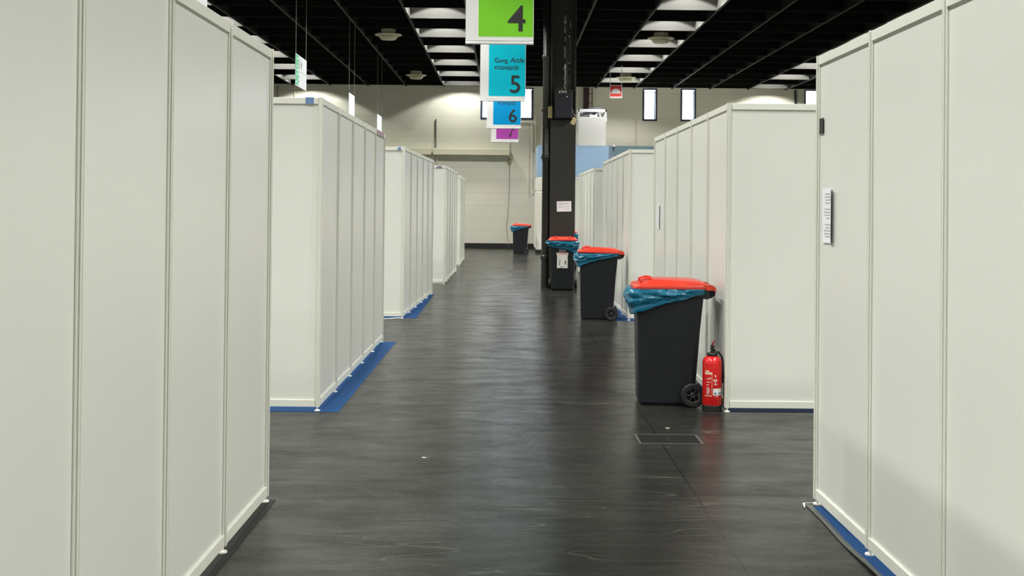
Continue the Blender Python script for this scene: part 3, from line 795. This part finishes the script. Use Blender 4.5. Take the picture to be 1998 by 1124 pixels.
# ------------------------------------------------------------------ things at the far wall
def duct(label, x0, x1):
    mb = MB()
    sec = [(0, 3.90), (-.03, 3.92), (-.34, 3.92), (-.36, 3.90), (-.36, 3.68), (-.34, 3.66), (0, 3.66)]
    mb.loft([[(x, FY + y, z) for y, z in sec] for x in (x0, x1)])
    tag(mb.build('wall_duct', M['cream_metal'], bevel=0.0), label, 'duct', 'cream ducts on the far wall')
duct('long cream duct box on the far wall, above the aisle end', -2.90, .10)
duct('cream duct box on the far wall, left piece behind the booths', -6.3, -2.98)
def pipe(label, pts, r, m, cat='pipe', name='wall_pipe'):
    mb = MB(); mb.tube(pts, r, 10); return tag(mb.build(name, m, smooth=50), label, cat)
yw = FY - .06
pipe('dark conduit rising above the cream duct on the far wall', [(-2.81, yw, 3.92), (-2.81, yw, 5.10)], .025, M['wire'])
pipe('pale conduit dropping below the cream duct on the far wall', [(-2.77, yw, 3.66), (-2.77, yw, .2)], .03, M['white_paint'])
pipe('dark thin pipe at the far left of the far wall', [(-9.1, yw, 2.0), (-9.1, yw, 6.35)], .022, M['wire'])
pipe('grey thin pipe on the far wall behind the green sign', [(-8.42, yw, 2.0), (-8.42, yw, 6.35)], .02, M['cream_metal'])
pipe('dark pipe on the far wall left of the rightmost window', [(11.42, yw, 3.0), (11.42, yw, 6.37)], .04, M['frame_blue'])
pipe('white pipe bent at the top beside the far window', [(.42, yw, 5.0), (.92, yw, 5.0), (.99, yw, 4.95), (.99, yw, 2.4), (1.0, yw, 2.28), (1.04, yw - .05, 2.16)], .032, M['white_paint'])
pipe('pale pipe on the far wall just left of the column', [(1.13, yw, 3.86), (1.13, yw, 5.2)], .03, M['cream_metal'])
e = empty('wall_socket', (.10, FY, 3.44)); tag(e, 'ochre socket on the far wall with a cable hanging to the floor', 'socket')
mb = MB(); mb.box(-.055, .055, -.10, 0, -.10, .13); mb.build('socket_body', M['ochre'], e, bevel=.02)
mb = MB(); mb.tube([(0, -.05, .12), (.0, -.04, .32), (.0, -.03, .75)], .018, 8); mb.build('conduit', M['white_paint'], e, smooth=50)
mb = MB(); mb.tube([(0, -.06, -.09), (.02, -.05, -.5), (.0, -.05, -1.4), (-.03, -.05, -2.1), (-.08, -.06, -2.6), (-.05, -.07, -3.0), (.02, -.09, -3.25), (.03, -.10, -3.42)], .008, 6); mb.build('hanging_cable', M['wire'], e, smooth=60)

e = empty('steel_post', (3.12, FY - .16, 0)); tag(e, 'dark red steel post with a ladder on the far wall, right of the column', 'post')
mb = MB()
for x in (-.11, .07): mb.box(x, x + .035, -.1, .1, 0, 6.39)
mb.box(-.08, .08, -.012, .012, 0, 6.39); mb.build('beam', M['rust'], e)
mb = MB(); mb.tube([(.235, -.04, 2.5), (.235, -.04, 6.39)], .016, 8); mb.tube([(.10, -.04, 2.5), (.10, -.04, 6.39)], .016, 8); mb.build('ladder_rail', M['rust'], e)
for k in range(9):
    z = 6.15 - .36 * k
    mb = MB(); mb.tube([(.10, -.04, z), (.235, -.04, z)], .013, 6); mb.build('rung', M['rust'], e)

# white site room with frosted blue upper panels
e = empty('exhibition_room', (1.07, 43.4, 0)); tag(e, 'white room with frosted blue upper panels behind the black column', 'room')
mb = MB(); mb.box(0, 9.0, 0, 3.6, .12, 2.20); mb.box(.02, 9.0, .02, 3.58, 2.21, 2.71); mb.build('lower_wall', M['white_paint'], e, bevel=.03)
mb = MB(); mb.box(.02, 9.0, .03, 3.58, 0, .12); mb.build('plinth', M['skirting'], e)
mb = MB(); mb.box(.03, 2.55, .02, .05, 2.72, 3.84); mb.build('blue_panel', M['blue_panel'], e)
mb = MB(); mb.box(2.70, 8.95, .02, .05, 2.72, 3.84); mb.build('teal_panel', M['teal_panel'], e)
mb = MB(); mb.box(.03, .06, .05, 3.55, 2.72, 3.84); mb.build('blue_panel', M['blue_panel'], e)
mb = MB(); mb.box(2.55, 2.70, .01, .06, 2.72, 3.84); mb.build('post', mat('blue_grey_post', (.14, .19, .24), .4), e)
mb = MB(); mb.box(.06, 8.95, .05, 3.55, 3.80, 3.84); mb.build('roof_sheet', M['white_paint'], e)
mb = MB(); mb.lathe([(.002, 0), (.05, 0), (.05, .05), (.002, .07)], 12, 'Z', (2.72, .0, 3.80)); mb.build('lamp_bracket', M['sign_white'], e)
pipe('thin cream pipe on the far wall left of the first narrow window', [(5.10, yw, 2.0), (5.10, yw, 5.18), (5.02, yw, 5.20)], .018, M['cream_metal'])

# white cabinet with a sack on its top, standing on that room's roof
e = empty('white_cabinet', (3.06, 44.0, 3.84)); tag(e, 'white cabinet with open top frame on the blue panelled room', 'cabinet')
mb = MB(); mb.box(-.49, .49, -.02, .7, 0, 1.06); mb.build('body', M['white_cabinet'], e, bevel=.01)
mb = MB()
for x in (-.51, .46):
    for y in (0, .66): mb.box(x, x + .05, y, y + .05, 1.06, 1.34)
mb.box(-.51, .51, .0, .05, 1.24, 1.34); mb.box(-.51, .51, .66, .71, 1.24, 1.34); mb.box(-.51, -.46, .05, .66, 1.26, 1.34); mb.box(.46, .51, .05, .66, 1.26, 1.34)
mb.box(.49, .53, .0, .1, .90, 1.04); mb.build('top_frame', M['sign_white'], e)
R = []
for i in range(15):
    t = i / 14; z = 1.07 + .33 * t; x0 = -.42 + .28 * t; w_ = .52 - .06 * t
    ring = []
    for k in range(24):
        a = 2 * PI * k / 24
        rr_ = 1 + .10 * math.sin(5 * a + 9 * t) + .06 * math.sin(9 * a - 14 * t)
        ring.append((x0 + w_ / 2 + w_ / 2 * rr_ * math.cos(a), .24 + .20 * rr_ * math.sin(a), z + .02 * math.sin(3 * a)))
    R.append(ring)
m2 = MB(); m2.loft(R); tag(m2.build('mesh_sack', M['grey_hose'], None, smooth=60, loc=(3.06, 44.03, 3.84)), 'grey mesh sack lying in the open top of the white cabinet', 'sack')
m2 = MB(); m2.tube([(.05, .1, 1.07), (.12, .1, 1.12), (.2, .1, 1.22), (.27, .12, 1.16), (.30, .12, 1.08)], .03, 10); m2.box(-.10, .18, .02, .2, 1.06, 1.13)
tag(m2.build('hose_piece', M['sign_white'], None, smooth=40, loc=(3.06, 43.98, 3.84)), 'white hose end lying beside the grey sack on the cabinet', 'hose')

# floor hatch and scraps
e = empty('floor_hatch', (1.17, 8.72, 0)); tag(e, 'dark steel floor hatch with two lids near the first bin', 'hatch')
mb = MB()
for a in ((-.225, .225, -.175, -.160), (-.225, .225, .160, .175), (-.225, -.21, -.16, .16), (.21, .225, -.16, .16)): mb.box(*a, 0, .002)
mb.build('rim', mat('worn_hatch_rim', (.06, .06, .055), .45, var=.4, vscale=30), e)
for x in (-.205, .01):
    mb = MB(); mb.box(x, x + .195, -.155, .155, 0, .0016); mb.build('lid', M['hatch'], e)
def scrap(label, x, y, s, seed):
    rr = random.Random(seed); mb = MB(); n = 7
    q = [(s * rr.uniform(.5, 1.2) * math.cos(2 * PI * k / n), s * .6 * rr.uniform(.5, 1.2) * math.sin(2 * PI * k / n)) for k in range(n)]
    mb.prism(q, 0.0003, .004)
    tag(mb.build('litter_scrap', M['litter'], loc=(x, y, 0)), label, 'litter')
scrap('tiny pale scrap on the floor near the hatch', 1.22, 9.15, .02, 1)
scrap('tiny pale scrap on the floor left of the aisle middle', -.52, 8.0, .016, 2)

# ------------------------------------------------------------------ camera
f_px, yaw, pitch, roll, cy_px, hcam = 2392.197, 0.00464274, 0.00927104, 0.00977231, 381.51, 1.6396
cyw, syw = math.cos(yaw), math.sin(yaw)
F = Vector((syw * math.cos(pitch), cyw * math.cos(pitch), math.sin(pitch)))
rt = Vector((cyw, -syw, 0)); up = rt.cross(F)
Rv = math.cos(roll) * rt + math.sin(roll) * up; Uv = -math.sin(roll) * rt + math.cos(roll) * up
cam = bpy.data.cameras.new('camera'); co = bpy.data.objects.new('camera', cam); col.objects.link(co)
m = Matrix((Rv, Uv, -F)).transposed().to_4x4(); m.translation = (0, 0, hcam); co.matrix_world = m
cam.sensor_width = 36; cam.sensor_fit = 'HORIZONTAL'; cam.lens = 36 * f_px / 1998
cam.shift_y = -(562 - cy_px) / 1998
cam.clip_start = 0.05; cam.clip_end = 200
scene.camera = co

wd = bpy.data.worlds.new('world'); scene.world = wd; wd.use_nodes = True
wd.node_tree.nodes['Background'].inputs['Color'].default_value = (0.75, 0.85, 1, 1)
wd.node_tree.nodes['Background'].inputs['Strength'].default_value = 0.3

vs = scene.view_settings
vs.view_transform = 'Standard'; vs.look = 'None'; vs.gamma = 1.0; vs.use_curve_mapping = False
vs.exposure = 0.0
scene.cycles.use_denoising = True
scene.cycles.max_bounces = 10; scene.cycles.diffuse_bounces = 5
